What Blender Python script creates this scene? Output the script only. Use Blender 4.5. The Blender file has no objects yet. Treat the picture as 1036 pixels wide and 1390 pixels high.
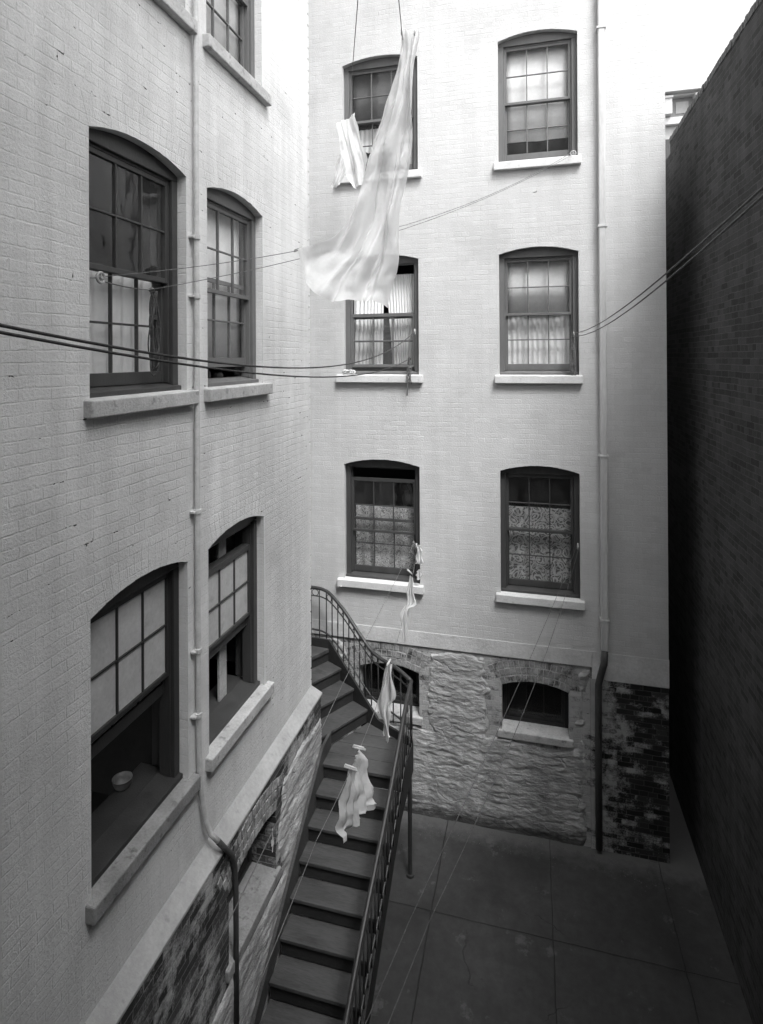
import bpy, bmesh, math, random
from mathutils import Vector, Matrix, noise
random.seed(7)
C = bpy.context.scene.collection
R = math.radians
ROOT = {}          # object -> world location of its root thing

# ------------------------------------------------------------------ helpers
def tag(o, label=None, cat=None, group=None, kind=None):
    if label: o['label'] = label
    if cat: o['category'] = cat
    if group: o['group'] = group
    if kind: o['kind'] = kind
    return o

def thing(name, label, cat, loc, group=None):
    o = bpy.data.objects.new(name, None); C.objects.link(o)
    o.location = loc; o.empty_display_size = .2
    ROOT[o] = Vector(loc)
    return tag(o, label, cat, group)

class MB:
    """collects shapes in world coordinates, links them as ONE mesh object"""
    def __init__(s, T=None):
        s.v = []; s.f = []; s.T = T or (lambda a, b, c: (a, b, c))
    def add(s, vs, fs):
        n = len(s.v)
        s.v += [s.T(*p) for p in vs]
        s.f += [tuple(i + n for i in q) for q in fs]
        return s
    def box(s, a0, a1, b0, b1, c0, c1):
        return s.add([(a0,b0,c0),(a1,b0,c0),(a1,b1,c0),(a0,b1,c0),(a0,b0,c1),(a1,b0,c1),(a1,b1,c1),(a0,b1,c1)],
                     [(0,3,2,1),(4,5,6,7),(0,1,5,4),(1,2,6,5),(2,3,7,6),(3,0,4,7)])
    def hexa(s, lo, hi):
        n = len(lo)
        fs = [tuple(range(n-1,-1,-1)), tuple(range(n, 2*n))]
        fs += [(i, (i+1) % n, (i+1) % n + n, i + n) for i in range(n)]
        return s.add(list(lo) + list(hi), fs)
    def prism(s, poly, b0, b1):           # poly in (a, c), extruded along b
        return s.hexa([(a, b0, c) for a, c in poly], [(a, b1, c) for a, c in poly])
    def slab(s, poly, c0, c1):            # poly in (a, b), extruded along c
        return s.hexa([(a, b, c0) for a, b in poly], [(a, b, c1) for a, b in poly])
    def tube(s, pts, r, n=8, closed=False):
        pts = [Vector(p) for p in pts]; m = len(pts)
        rr = r if isinstance(r, (list, tuple)) else [r]*m
        rings = []; up = None
        for i, p in enumerate(pts):
            if closed: d = pts[(i+1) % m] - pts[i-1]
            else: d = pts[min(i+1, m-1)] - pts[max(i-1, 0)]
            d = d.normalized() if d.length > 1e-9 else Vector((0,0,1))
            if up is None:
                up = Vector((0,0,1)) if abs(d.z) < .9 else Vector((1,0,0))
            x = d.cross(up)
            if x.length < 1e-4: x = d.cross(Vector((0,1,0)))
            x.normalize(); y = x.cross(d).normalized(); up = y
            rings.append([p + (x*math.cos(2*math.pi*k/n) + y*math.sin(2*math.pi*k/n))*rr[i] for k in range(n)])
        vs = [tuple(q) for ring in rings for q in ring]; fs = []
        for i in range(m if closed else m-1):
            j = (i+1) % m
            for k in range(n):
                fs.append((i*n+k, i*n+(k+1) % n, j*n+(k+1) % n, j*n+k))
        if not closed:
            fs.append(tuple(range(n-1,-1,-1))); fs.append(tuple((m-1)*n+k for k in range(n)))
        return s.add(vs, fs)
    def bar(s, p, q, w, h):               # rectangular bar from p to q
        p = Vector(p); q = Vector(q); d = (q-p).normalized()
        x = d.cross(Vector((0,0,1)))
        if x.length < 1e-3: x = Vector((1,0,0))
        x.normalize(); y = x.cross(d)
        c = [(-w/2,-h/2),(w/2,-h/2),(w/2,h/2),(-w/2,h/2)]
        return s.hexa([tuple(p + x*a + y*b) for a, b in c], [tuple(q + x*a + y*b) for a, b in c])
    def build(s, name, mat, parent=None, smooth=False, bevel=0, solid=0, fix=True):
        base = ROOT[parent] if parent else Vector((0,0,0))
        me = bpy.data.meshes.new(name)
        me.from_pydata([tuple(Vector(v) - base) for v in s.v], [], s.f)
        bm = bmesh.new(); bm.from_mesh(me)
        if fix: bmesh.ops.recalc_face_normals(bm, faces=bm.faces)
        bm.to_mesh(me); bm.free()
        o = bpy.data.objects.new(name, me); C.objects.link(o)
        me.materials.append(mat)
        if parent: o.parent = parent
        ROOT[o] = base
        if smooth:
            for p in me.polygons: p.use_smooth = True
        if bevel:
            m = o.modifiers.new('bevel', 'BEVEL'); m.width = bevel; m.segments = 2; m.limit_method = 'ANGLE'; m.angle_limit = R(40)
        if solid:
            m = o.modifiers.new('solid', 'SOLIDIFY'); m.thickness = solid; m.offset = 0
        box_uv(o)
        return o

def box_uv(o):
    me = o.data; base = ROOT[o]
    uv = me.uv_layers.get('UVMap') or me.uv_layers.new(name='UVMap')
    for p in me.polygons:
        n = p.normal; ax, ay, az = abs(n.x), abs(n.y), abs(n.z)
        for li in p.loop_indices:
            v = me.vertices[me.loops[li].vertex_index].co + base
            if az >= ax and az >= ay and az > .75: uv.data[li].uv = (v.x, v.y)
            elif ax > ay: uv.data[li].uv = (v.y, v.z)
            else: uv.data[li].uv = (v.x, v.z)

def cut(o, cutter):
    """subtract the openings from a wall mesh, for good"""
    cm = cutter
    m = o.modifiers.new('openings', 'BOOLEAN'); m.operation = 'DIFFERENCE'; m.solver = 'EXACT'; m.object = cm
    dg = bpy.context.evaluated_depsgraph_get()
    me = bpy.data.meshes.new_from_object(o.evaluated_get(dg))
    o.modifiers.clear(); o.data = me
    bpy.data.objects.remove(cm)
    box_uv(o)

# ------------------------------------------------------------------ materials
def new_mat(name):
    m = bpy.data.materials.new(name); m.use_nodes = True
    nt = m.node_tree; nt.nodes.clear()
    out = nt.nodes.new('ShaderNodeOutputMaterial')
    return m, nt, out

class G:
    """tiny node-graph writer"""
    def __init__(s, nt): s.nt = nt
    def n(s, t, ins=None, **kw):
        nd = s.nt.nodes.new('ShaderNode' + t)
        for k, v in kw.items(): setattr(nd, k, v)
        for k, v in (ins or {}).items():
            if hasattr(v, 'is_output') or isinstance(v, bpy.types.NodeSocket): s.nt.links.new(v, nd.inputs[k])
            else: nd.inputs[k].default_value = v
        return nd
    def m(s, op, a, b=0.0, c=0.0, clamp=False):
        nd = s.n('Math', {0: a, 1: b, 2: c}, operation=op); nd.use_clamp = clamp
        return nd.outputs[0]
    def rng(s, x, a, b, c, d):
        return s.n('MapRange', {0: x, 1: a, 2: b, 3: c, 4: d}).outputs[0]
    def noise(s, vec, scale, detail=4, rough=.55):
        return s.n('TexNoise', {'Vector': vec, 'Scale': scale, 'Detail': detail, 'Roughness': rough}).outputs[0]
    def scale(s, vec, xyz):
        return s.n('VectorMath', {0: vec, 1: xyz}, operation='MULTIPLY').outputs[0]
    def mix(s, f, a, b):
        nd = s.n('Mix', data_type='FLOAT')
        for k, v in ((0, f), (2, a), (3, b)):
            if isinstance(v, bpy.types.NodeSocket): s.nt.links.new(v, nd.inputs[k])
            else: nd.inputs[k].default_value = v
        return nd.outputs[0]
    def grey(s, v):
        return s.n('CombineColor', {0: v, 1: v, 2: v}).outputs[0]

def finish(g, out, col, rough=.8, height=None, dist=.005, spec=.25, metal=0, strength=1.0):
    p = g.n('BsdfPrincipled', {'Base Color': g.grey(col), 'Roughness': rough, 'Metallic': metal})
    p.inputs['Specular IOR Level'].default_value = spec
    if height is not None:
        b = g.n('Bump', {'Height': height, 'Distance': dist, 'Strength': strength})
        g.nt.links.new(b.outputs[0], p.inputs['Normal'])
    g.nt.links.new(p.outputs[0], out.inputs[0])

def brick_mat(name, base, mortar, var=.05, joint=.6, holes=.66, dirt=.18, wash=None, wash_t=.5, wash_fade=None, depth=.007, mortar_vis=1.0, hole_col=.06, flakes=.6):
    m, nt, out = new_mat(name); g = G(nt)
    uv = g.n('UVMap', uv_map='UVMap').outputs[0]
    n1 = g.n('TexNoise', {'Vector': uv, 'Scale': 2.6, 'Detail': 2.0}).outputs[1]
    n2 = g.n('TexNoise', {'Vector': uv, 'Scale': 17.0, 'Detail': 2.0}).outputs[1]
    d1 = g.n('VectorMath', {0: n1, 1: (.03, .022, 0)}, operation='MULTIPLY').outputs[0]
    d2 = g.n('VectorMath', {0: n2, 1: (.014, .013, 0)}, operation='MULTIPLY').outputs[0]
    v = g.n('VectorMath', {0: uv, 1: d1}, operation='ADD').outputs[0]
    v = g.n('VectorMath', {0: v, 1: d2}, operation='ADD').outputs[0]
    bt = g.n('TexBrick', {'Vector': v, 'Color1': (0,0,0,1), 'Color2': (1,1,1,1), 'Mortar': (.5,.5,.5,1), 'Scale': 1.0,
                          'Mortar Size': .0055, 'Mortar Smooth': .45, 'Bias': 0.0, 'Brick Width': .212, 'Row Height': .0672},
             offset=.5, offset_frequency=2, squash=.5, squash_frequency=6)
    per = g.n('SeparateColor', {0: bt.outputs[0]}).outputs[0]
    fac = bt.outputs[1]
    big = g.noise(uv, 1.3, 3)
    mid = g.noise(uv, 6.5, 4)
    fine = g.noise(uv, 55, 5, .65)
    grain = g.noise(uv, 260, 3, .7)
    hn = g.noise(g.scale(uv, (1.0, 1.6, 1)), 9.5, 3, .6)
    hn = g.m('ADD', hn, g.m('MULTIPLY', g.m('SUBTRACT', g.noise(uv, .9, 2), .5), .35))
    hole = g.m('MULTIPLY', g.rng(fac, .25, .6, 0, 1), g.rng(hn, holes, holes + .035, 0, 1))
    chip = g.rng(g.noise(uv, 31, 2, .5), .76, .80, 0, 1)
    js = g.m('MULTIPLY', fac, g.rng(mid, .38, .68, joint*.12, joint))
    h = g.m('MULTIPLY', js, -1.0)
    h = g.m('ADD', h, g.m('MULTIPLY', hole, -1.8))
    h = g.m('ADD', h, g.m('MULTIPLY', chip, -.35))
    h = g.m('ADD', h, g.m('MULTIPLY', per, .22))
    h = g.m('ADD', h, g.m('MULTIPLY', fine, .75))
    h = g.m('ADD', h, g.m('MULTIPLY', mid, .5))
    h = g.m('ADD', h, g.m('MULTIPLY', grain, .22))
    # colour of the thing itself: brick-to-brick change, weathering, run-down streaks
    streak = g.noise(g.scale(uv, (7.0, .35, 1)), 1.0, 4, .6)
    c = g.m('ADD', base, g.m('MULTIPLY', g.m('SUBTRACT', per, .5), var))
    c = g.mix(g.m('MULTIPLY', fac, mortar_vis), c, mortar)
    wear = g.m('MULTIPLY', g.rng(big, .3, .7, 1 - dirt, 1.0), g.rng(streak, .3, .72, 1 - dirt*1.1, 1.0))
    c = g.m('MULTIPLY', c, wear)
    c = g.m('MULTIPLY', c, g.rng(fine, .3, .7, .93, 1.05))
    if wash is not None:
        w = g.m('ADD', g.noise(uv, 2.9, 7, .7), g.m('MULTIPLY', g.m('SUBTRACT', per, .5), .15))
        w = g.m('ADD', w, g.m('MULTIPLY', g.m('SUBTRACT', fine, .5), .3))
        if wash_fade is not None:      # limewash worn away towards one end: an edge of wear with its own shape
            sx = g.n('SeparateXYZ', {0: uv}).outputs[0]
            w = g.m('ADD', w, g.rng(sx, wash_fade[0], wash_fade[1], wash_fade[2], wash_fade[3]))
        wm = g.rng(w, wash_t - .07, wash_t + .09, 0, 1)
        c = g.mix(wm, c, g.m('MULTIPLY', wash, g.rng(mid, .3, .7, .8, 1.08)))
    patch = g.rng(g.noise(uv, .85, 6, .62), .54, .60, 0, 1)                 # repainted areas with an edge of their own
    c = g.m('MULTIPLY', c, g.rng(patch, 0, 1, 1.0, .93))
    flake = g.rng(g.noise(uv, 3.4, 6, .72), .705, .725, 0, flakes)            # flaked paint
    c = g.mix(flake, c, g.m('MULTIPLY', base, .45))
    h = g.m('SUBTRACT', h, g.m('MULTIPLY', flake, .7))
    c = g.mix(hole, c, hole_col)
    c = g.mix(g.m('MULTIPLY', chip, .5), c, g.m('MULTIPLY', c, .55))
    finish(g, out, c, .82, h, depth, .2)
    return m

def plain_mat(name, col, rough=.6, var=.12, scale=4, bump=.0015, spec=.3, metal=0, grainv=(1,1,1), dirt=None, tread=None):
    m, nt, out = new_mat(name); g = G(nt)
    co = g.n('TexCoord').outputs['Object']
    cv = g.scale(co, grainv)
    a = g.noise(cv, scale, 5, .6); b = g.noise(cv, scale*9, 4, .65); f = g.noise(co, 150, 2, .6)
    c = g.m('MULTIPLY', col, g.rng(a, .3, .7, 1 - var, 1 + var))
    c = g.m('MULTIPLY', c, g.rng(b, .3, .7, 1 - var*.7, 1 + var*.7))
    if dirt:
        dmask = g.rng(g.noise(co, dirt[0], 5, .6), dirt[1], dirt[1] + .12, 0, 1)
        c = g.mix(dmask, c, dirt[2])
    if tread is not None:                                   # bare wood where feet fall, mid-way along each step
        xx = g.m('ADD', g.n('SeparateXYZ', {0: co}).outputs[0], g.m('MULTIPLY', g.m('SUBTRACT', a, .5), .5))
        c = g.mix(g.m('MULTIPLY', g.rng(g.m('ABSOLUTE', xx), .05, .34, 1, 0), g.rng(b, .3, .6, .3, .8)), c, tread)
    h = g.m('ADD', b, g.m('MULTIPLY', f, .4))
    finish(g, out, c, g.rng(a, .3, .7, rough - .08, min(1, rough + .1)), h, bump, spec, metal)
    return m

def cloth_mat(name, col=.8, trans=.35, clear=0.0, wear=.08):
    m, nt, out = new_mat(name); g = G(nt)
    co = g.n('TexCoord').outputs['Object']
    a = g.noise(co, 5, 4); w = g.noise(g.scale(co, (1, 1, 1)), 420, 2)
    c = g.grey(g.m('MULTIPLY', col, g.rng(a, .3, .7, 1 - wear, 1.0)))
    b = g.n('Bump', {'Height': g.m('ADD', w, g.m('MULTIPLY', g.noise(co, 28, 3), 2.5)), 'Distance': .002}).outputs[0]
    d = g.n('BsdfDiffuse', {'Color': c, 'Normal': b}).outputs[0]
    t = g.n('BsdfTranslucent', {'Color': c, 'Normal': b}).outputs[0]
    x = g.n('MixShader', {0: trans, 1: d, 2: t}).outputs[0]
    if clear:
        tr = g.n('BsdfTransparent').outputs[0]
        x = g.n('MixShader', {0: clear, 1: x, 2: tr}).outputs[0]
    nt.links.new(x, out.inputs[0])
    return m

def lace_mat(name, dark, light, scale, seed):
    m, nt, out = new_mat(name); g = G(nt)
    uv = g.n('UVMap', uv_map='UVMap').outputs[0]
    uvs = g.n('VectorMath', {0: uv, 1: (seed, seed*.7, 0)}, operation='ADD').outputs[0]
    wob = g.n('TexNoise', {'Vector': uvs, 'Scale': scale*.55, 'Detail': 2.0}).outputs[1]
    v = g.n('VectorMath', {0: uvs, 1: g.scale(wob, (.22, .22, 0))}, operation='ADD').outputs[0]
    vo = g.n('TexVoronoi', {'Vector': v, 'Scale': scale, 'Randomness': .75}, feature='F1')
    rings = g.m('SINE', g.m('MULTIPLY', vo.outputs[0], 26.0))
    ed = g.n('TexVoronoi', {'Vector': v, 'Scale': scale*2.6, 'Randomness': 1.0}, feature='DISTANCE_TO_EDGE').outputs[0]
    cord = g.rng(ed, .03, .10, 1, 0)
    net = g.rng(g.noise(uvs, scale*11, 2), .46, .54, 0, 1)
    r2 = g.rng(rings, -.1, .5, 0, 1)
    f = g.m('MAXIMUM', g.m('MULTIPLY', r2, .9), g.m('MULTIPLY', cord, .8))
    f = g.m('ADD', g.m('MULTIPLY', f, .8), g.m('MULTIPLY', net, .16), clamp=True)
    c = g.grey(g.mix(f, dark, light))
    d = g.n('BsdfDiffuse', {'Color': c}).outputs[0]; t = g.n('BsdfTranslucent', {'Color': c}).outputs[0]
    x = g.n('MixShader', {0: .25, 1: d, 2: t}).outputs[0]
    nt.links.new(x, out.inputs[0])
    return m

def glass_mat(name, refl=.75, rough=.02):
    m, nt, out = new_mat(name); g = G(nt)
    co = g.n('TexCoord').outputs['Object']
    b = g.n('Bump', {'Height': g.noise(co, 3.2, 2), 'Distance': .012, 'Strength': .5}).outputs[0]
    fa = g.n('LayerWeight', {'Blend': .5, 'Normal': b}).outputs[1]
    fr = g.m('ADD', .042, g.m('MULTIPLY', g.m('POWER', fa, 5.0), .95))      # Schlick, the same from both sides
    dirt = g.rng(g.noise(co, 6, 5, .65), .35, .75, 0.0, .06)
    gl = g.n('BsdfGlossy', {'Color': (refl, refl, refl, 1), 'Roughness': rough, 'Normal': b}).outputs[0]
    tr = g.n('BsdfTransparent', {'Color': (.95, .95, .95, 1)}).outputs[0]
    df = g.n('BsdfDiffuse', {'Color': (.5, .5, .5, 1)}).outputs[0]
    x = g.n('MixShader', {0: g.m('MULTIPLY', fr, 1.7, clamp=True), 1: tr, 2: gl}).outputs[0]
    x = g.n('MixShader', {0: dirt, 1: x, 2: df}).outputs[0]
    nt.links.new(x, out.inputs[0])
    return m

def rubble_mat(name, col, dark):          # limewash over rubble, bare stone showing in cracks and scabs
    m, nt, out = new_mat(name); g = G(nt)
    uv = g.n('UVMap', uv_map='UVMap').outputs[0]
    st = g.scale(uv, (1.0, 2.4, 1))
    a = g.noise(st, 2.2, 6, .62); b = g.noise(st, 9, 6, .68); f = g.noise(uv, 70, 4, .7)
    run = g.noise(g.scale(uv, (3.2, .22, 1)), 1.0, 3)
    c = g.mix(g.rng(a, .4, .72, 0, .5), col, dark)
    c = g.m('MULTIPLY', c, g.rng(b, .3, .7, .72, 1.15))
    c = g.m('MULTIPLY', c, g.rng(run, .3, .72, .72, 1.28))
    zz = g.n('SeparateXYZ', {0: uv}).outputs[1]
    crack = g.rng(g.n('TexVoronoi', {'Vector': g.n('VectorMath', {0: g.scale(uv, (2.6, 6.5, 1)), 1: g.scale(g.n('TexNoise', {'Vector': uv, 'Scale': 5.0, 'Detail': 4.0}).outputs[1], (1.1, 1.1, 0))}, operation='ADD').outputs[0], 'Scale': 1.0}, feature='DISTANCE_TO_EDGE').outputs[0], .015, .06, 1, 0)
    crack = g.m('MULTIPLY', crack, g.rng(a, .45, .62, 0, 1))
    c = g.mix(g.m('MULTIPLY', crack, .4), c, .14)
    scab = g.rng(g.noise(st, 5.5, 6, .7), .63, .67, 0, .7)
    c = g.mix(scab, c, .16)
    damp = g.m('MULTIPLY', g.rng(g.m('ADD', zz, g.m('MULTIPLY', b, .22)), .16, .36, 1, 0), .85)   # tide of dirt along the foot of the wall
    c = g.mix(damp, c, .035)
    h = g.m('ADD', g.m('MULTIPLY', b, 1.6), g.m('MULTIPLY', f, .35)); h = g.m('SUBTRACT', h, g.m('MULTIPLY', crack, .5))
    finish(g, out, c, .9, h, .014, .15)
    return m

def ground_mat(name):
    m, nt, out = new_mat(name); g = G(nt)
    co = g.n('TexCoord').outputs['Object']
    xyz = g.n('SeparateXYZ', {0: co})
    wob = g.m('MULTIPLY', g.m('SUBTRACT', g.noise(co, 3, 3), .5), .03)
    def line(sock, at, w):
        d = g.m('ABSOLUTE', g.m('SUBTRACT', g.m('ADD', sock, wob), at))
        return g.rng(d, w*.4, w, 1, 0)
    L = line(xyz.outputs[0], -1.15, .008)
    for s_, a_ in ((0, .2), (0, 1.52), (1, 6.64), (1, 5.25), (1, 3.9), (1, 2.5), (1, 1.1)):
        L = g.m('MAXIMUM', L, line(xyz.outputs[s_], a_, .006))
    a = g.noise(co, 1.1, 6, .62); b = g.noise(co, 8, 6, .68); f = g.noise(co, 90, 3, .7)
    c = g.m('MULTIPLY', .046, g.rng(a, .3, .72, .62, 1.3))
    c = g.m('MULTIPLY', c, g.rng(b, .28, .72, .8, 1.22))
    spl = g.rng(g.noise(co, 5.2, 5, .7), .64, .70, 0, .5)
    c = g.mix(spl, c, .03)
    pale = g.rng(g.noise(co, 2.4, 6, .7), .60, .66, 0, .45); c = g.mix(pale, c, .13)
    ck = g.n('TexVoronoi', {'Vector': g.n('VectorMath', {0: co, 1: g.scale(g.n('TexNoise', {'Vector': co, 'Scale': 2.2, 'Detail': 5.0}).outputs[1], (.5, .5, 0))}, operation='ADD').outputs[0], 'Scale': .55}, feature='DISTANCE_TO_EDGE').outputs[0]
    ck = g.m('MULTIPLY', g.rng(ck, .0008, .0035, .6, 0), g.rng(a, .52, .58, 0, 1)); L = g.m('MAXIMUM', L, ck)
    foot = g.m('MULTIPLY', g.rng(g.m('ADD', xyz.outputs[1], g.m('MULTIPLY', b, .35)), 7.85, 8.1, 0, 1), .5); c = g.mix(foot, c, .15)
    c = g.mix(g.m('MULTIPLY', L, .6), c, .02)
    h = g.m('ADD', g.m('MULTIPLY', b, .6), g.m('MULTIPLY', f, .25)); h = g.m('SUBTRACT', h, g.m('MULTIPLY', L, 1.5))
    finish(g, out, c, g.rng(a, .3, .7, .55, .9), h, .006, .3)
    return m

M = {}
M['paint'] = brick_mat('white_painted_brick', .60, .58, var=.035, joint=.34, flakes=.25, holes=.74, dirt=.08, depth=.006)  # wing's same paint, darkened here so the brightly lit wall does not clip
M['paint_old'] = brick_mat('chipped_white_painted_brick', .79, .77, var=.04, joint=.38, flakes=.7, holes=.69, dirt=.15, depth=.0075)
M['dark_brick'] = brick_mat('dark_red_brick', .068, .15, var=.05, joint=.7, holes=.70, dirt=.3, depth=.006, mortar_vis=.55, hole_col=.02)
M['cellar_brick'] = brick_mat('limewashed_cellar_brick', .12, .32, var=.12, joint=.9, holes=.64, dirt=.25, wash=.47, wash_t=.40, depth=.010)
M['cellar_dark'] = brick_mat('worn_cellar_brick', .09, .26, var=.10, joint=1.0, holes=.62, dirt=.3, wash=.46, wash_t=.55, depth=.012)
M['pier_brick'] = brick_mat('sooty_pier_brick', .05, .12, var=.06, joint=.9, holes=.64, dirt=.35, wash=.44, wash_t=.51, wash_fade=(.72, 1.25, .14, -.10), depth=.012)
M['arch_brick'] = plain_mat('arch_brick', .30, .85, .4, 9, .005, .15, dirt=(7, .53, .07))
M['rubble'] = rubble_mat('limewashed_rubble', .50, .27)
M['band'] = plain_mat('white_painted_stone', .57, .8, .14, 3, .006, .2, dirt=(7, .60, .44))
M['band_wing'] = plain_mat('darkened_painted_stone', .39, .8, .14, 3, .003, .2, dirt=(9, .62, .28))  # colour darkened to offset sky light on the slope, plus dirt patches
M['sill'] = plain_mat('painted_stone_sill', .60, .75, .10, 5, .003, .2, dirt=(11, .62, .42))
M['sill_dark'] = plain_mat('dark_stone_sill', .24, .8, .2, 5, .006, .2, dirt=(13, .57, .12))  # darker stone for the low wing sills
M['sill_old'] = plain_mat('weathered_stone_sill', .46, .8, .18, 5, .005, .2, dirt=(13, .57, .26))
M['wood_hi'] = plain_mat('flare_lifted_window_paint', .13, .5, .10, 9, .0012, .35, grainv=(1,1,.15))  # frame paint lightened to carry the flare over upper and middle windows
M['wood_lo'] = plain_mat('dark_window_paint', .055, .45, .14, 9, .0012, .35, grainv=(1,1,.15))
M['wood_black'] = plain_mat('black_window_paint', .03, .5, .2, 9, .0015, .3, grainv=(1,1,.15))  # darkest frame tone, for one low wing window and the cellars
M['glass'] = glass_mat('old_glass')
M['glass_white'] = plain_mat('whitened_glass', .46, .35, .14, 4, .0008, .5, dirt=(7, .60, .36))
M['shade'] = plain_mat('holland_shade', .76, .9, .07, 3, .001, .1)
M['shade_dark'] = plain_mat('dark_shade', .12, .9, .1, 3, .001, .1)
M['net'] = cloth_mat('net_curtain', .92, .08, .0)
M['sheet'] = cloth_mat('bed_sheet_cotton', .93, .45, .18)
M['linen'] = cloth_mat('white_linen', .82, .35, .05)
M['lace_fine'] = lace_mat('fine_lace', .14, .85, 15, 3.1)
M['lace_bold'] = lace_mat('bold_lace', .13, .86, 7.6, 1.7)
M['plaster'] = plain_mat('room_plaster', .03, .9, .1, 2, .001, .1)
M['iron'] = plain_mat('black_iron', .035, .42, .25, 12, .0015, .5)
M['stair_wood'] = plain_mat('worn_tread', .055, .7, .3, 3.5, .003, .25, grainv=(.35, 2.2, 1), dirt=(5, .58, .04), tread=.08)
M['riser'] = plain_mat('dark_riser', .028, .65, .25, 4, .002, .25, grainv=(.4, 1, 1))
M['pipe_white'] = plain_mat('painted_pipe', .52, .5, .14, 14, .001, .35, dirt=(17, .64, .25))
M['pipe_grey'] = plain_mat('grey_downspout', .50, .5, .15, 9, .0015, .35, grainv=(1,1,.12))
M['pipe_dark'] = plain_mat('rusty_downspout', .06, .6, .3, 9, .002, .3, grainv=(1,1,.2))
M['rope'] = plain_mat('hemp_rope', .17, .95, .3, 60, .002, .1)
M['rope_grey'] = plain_mat('grey_rope', .10, .95, .3, 60, .002, .1)
M['rope_dark'] = plain_mat('tarred_rope', .085, .9, .3, 60, .002, .1)
M['metal'] = plain_mat('pale_pulley', .35, .45, .2, 30, .0008, .5)
M['peg'] = plain_mat('clothes_peg_wood', .55, .8, .15, 30, .0008, .2)
M['crock'] = plain_mat('glazed_crock', .36, .25, .05, 3, .0002, .5)
M['bowl_dim'] = plain_mat('dimmed_bowl', .13, .5, .2, 20, .0005, .4)  # pale bowl, the dimness of the room put into its colour
M['stone_far'] = plain_mat('pale_far_stone', .42, .85, .1, 1, .002, .2)
M['far_trim'] = plain_mat('grey_cornice', .55, .8, .1, 1, .002, .2)
M['far_dark'] = plain_mat('grey_frieze', .26, .8, .1, 1, .002, .2)
M['ground'] = ground_mat('yard_concrete')
M['coping'] = plain_mat('coping_stone', .14, .85, .25, 3, .004, .2)
M['grit'] = plain_mat('grit', .13, .95, .4, 60, .002, .1)

# ------------------------------------------------------------------ frame of the place
CAMZ = 6.385
XL = -2.556          # face of the near white wing
YB = 8.0             # face of the rear white building
XR = 2.014           # face of the dark brick neighbour
ZTOP = 13.4
ZWING = 18.0  # out of view at the top, raised to cut sky light in the yard

# ground (one sheet, to the horizon)
gm = MB().add([(-90,-60,0),(90,-60,0),(90,120,0),(-90,120,0)], [(0,1,2,3)])
tag(gm.build('ground', M['ground'], fix=False), kind='structure')

def arc(s0, s1, zs, rise, n=14, extra=0.0):
    w = s1 - s0; Rr = (w*w/4 + rise*rise)/(2*rise); cz = zs + rise - Rr; a = math.asin(w/2/Rr)
    return [((s0+s1)/2 + (Rr+extra)*math.sin(t), cz + (Rr+extra)*math.cos(t)) for t in [a - 2*a*i/n for i in range(n+1)]], (s0+s1)/2, cz, Rr, a

def opening_poly(s0, s1, zb, zs, rise):
    pts, *_ = arc(s0, s1, zs, rise)
    return [(s0, zb), (s1, zb)] + pts

T_back = lambda s, d, z: (s, YB + d, z)
T_left = lambda s, d, z: (XL - d, s, z)

# opening lists: (name, s0, s1, z sill bottom, z spring)
BACK = dict(A1=(-2.627,-1.522,8.903,10.62), B1=(-.415,.607,8.903,10.66), A2=(-2.621,-1.522,6.036,7.777), B2=(-.415,.607,6.036,7.777),
            A3=(-2.625,-1.520,3.099,4.857), B3=(-.415,.607,3.099,4.857))
LEFT = dict(L0a=(2.919,3.932,8.905,10.66), L0=(4.228,5.243,8.905,10.66), L1=(2.919,3.932,6.036,7.787), L2=(4.228,5.243,6.036,7.787),
            L3=(2.919,3.932,3.061,4.834), L4=(4.228,5.243,3.061,4.834))
RISE = .085

# ------------------------------------------------------------------ the two white buildings
rear = thing('tenement', 'white-painted brick tenement facing the camera across the yard, with limewashed stone cellar', 'building', (0, YB, 0))
wing = thing('tenement', 'chipped white-painted brick wing beside the iron stair, with open dark windows low down', 'building', (XL, 3.0, 0))
neigh = thing('brick_building', 'dark unpainted brick neighbour with blank windowless flank wall closing the yard', 'building', (XR, 4.0, 0))

# rear shell
w = MB().slab([(-7.5,YB),(1.655,YB),(1.655,14.0),(1.355,14.0),(1.355,YB+.3),(-7.5,YB+.3)], 2.50, ZTOP).build('wall', M['paint'], rear)
cu = MB(T_back)
for k, (s0, s1, zb, zs) in BACK.items(): cu.prism(opening_poly(s0, s1, zb + .06, zs, RISE), -.3, .7)
cut(w, cu.build('cutter', M['paint'], rear))
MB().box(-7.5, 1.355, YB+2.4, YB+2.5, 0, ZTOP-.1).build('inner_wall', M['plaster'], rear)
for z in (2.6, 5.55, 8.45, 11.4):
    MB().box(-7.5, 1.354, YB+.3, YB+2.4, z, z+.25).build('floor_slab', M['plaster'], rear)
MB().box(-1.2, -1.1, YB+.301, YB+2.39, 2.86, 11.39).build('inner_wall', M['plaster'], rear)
MB().slab([(-7.6,YB-.12),(1.75,YB-.12),(1.75,14.1),(-7.6,14.1)], ZTOP, ZTOP+.25).build('roof', M['far_dark'], rear, bevel=.02)  # unseen slab closing the shell, added to keep the rooms dark
# water table of the rear building
def wt(a0, a1, z0, z1, T, name, parent, p=.05, lip=.15, mat='band'):
    b = MB(T)
    b.hexa([(a0,-p,z0),(a0,-p,z1-lip),(a0,-.0005,z1),(a0,.2,z1),(a0,.2,z0)], [(a1,-p,z0),(a1,-p,z1-lip),(a1,-.0005,z1),(a1,.2,z1),(a1,.2,z0)])
    return b.build(name, M[mat], parent, bevel=.0015)
wt(-7.5, .74, 2.352, 2.56, T_back, 'water_table', rear, .0035, .006)
wt(.743, 1.661, 2.205, 2.56, T_back, 'water_table', rear, .003, .006)
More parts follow.
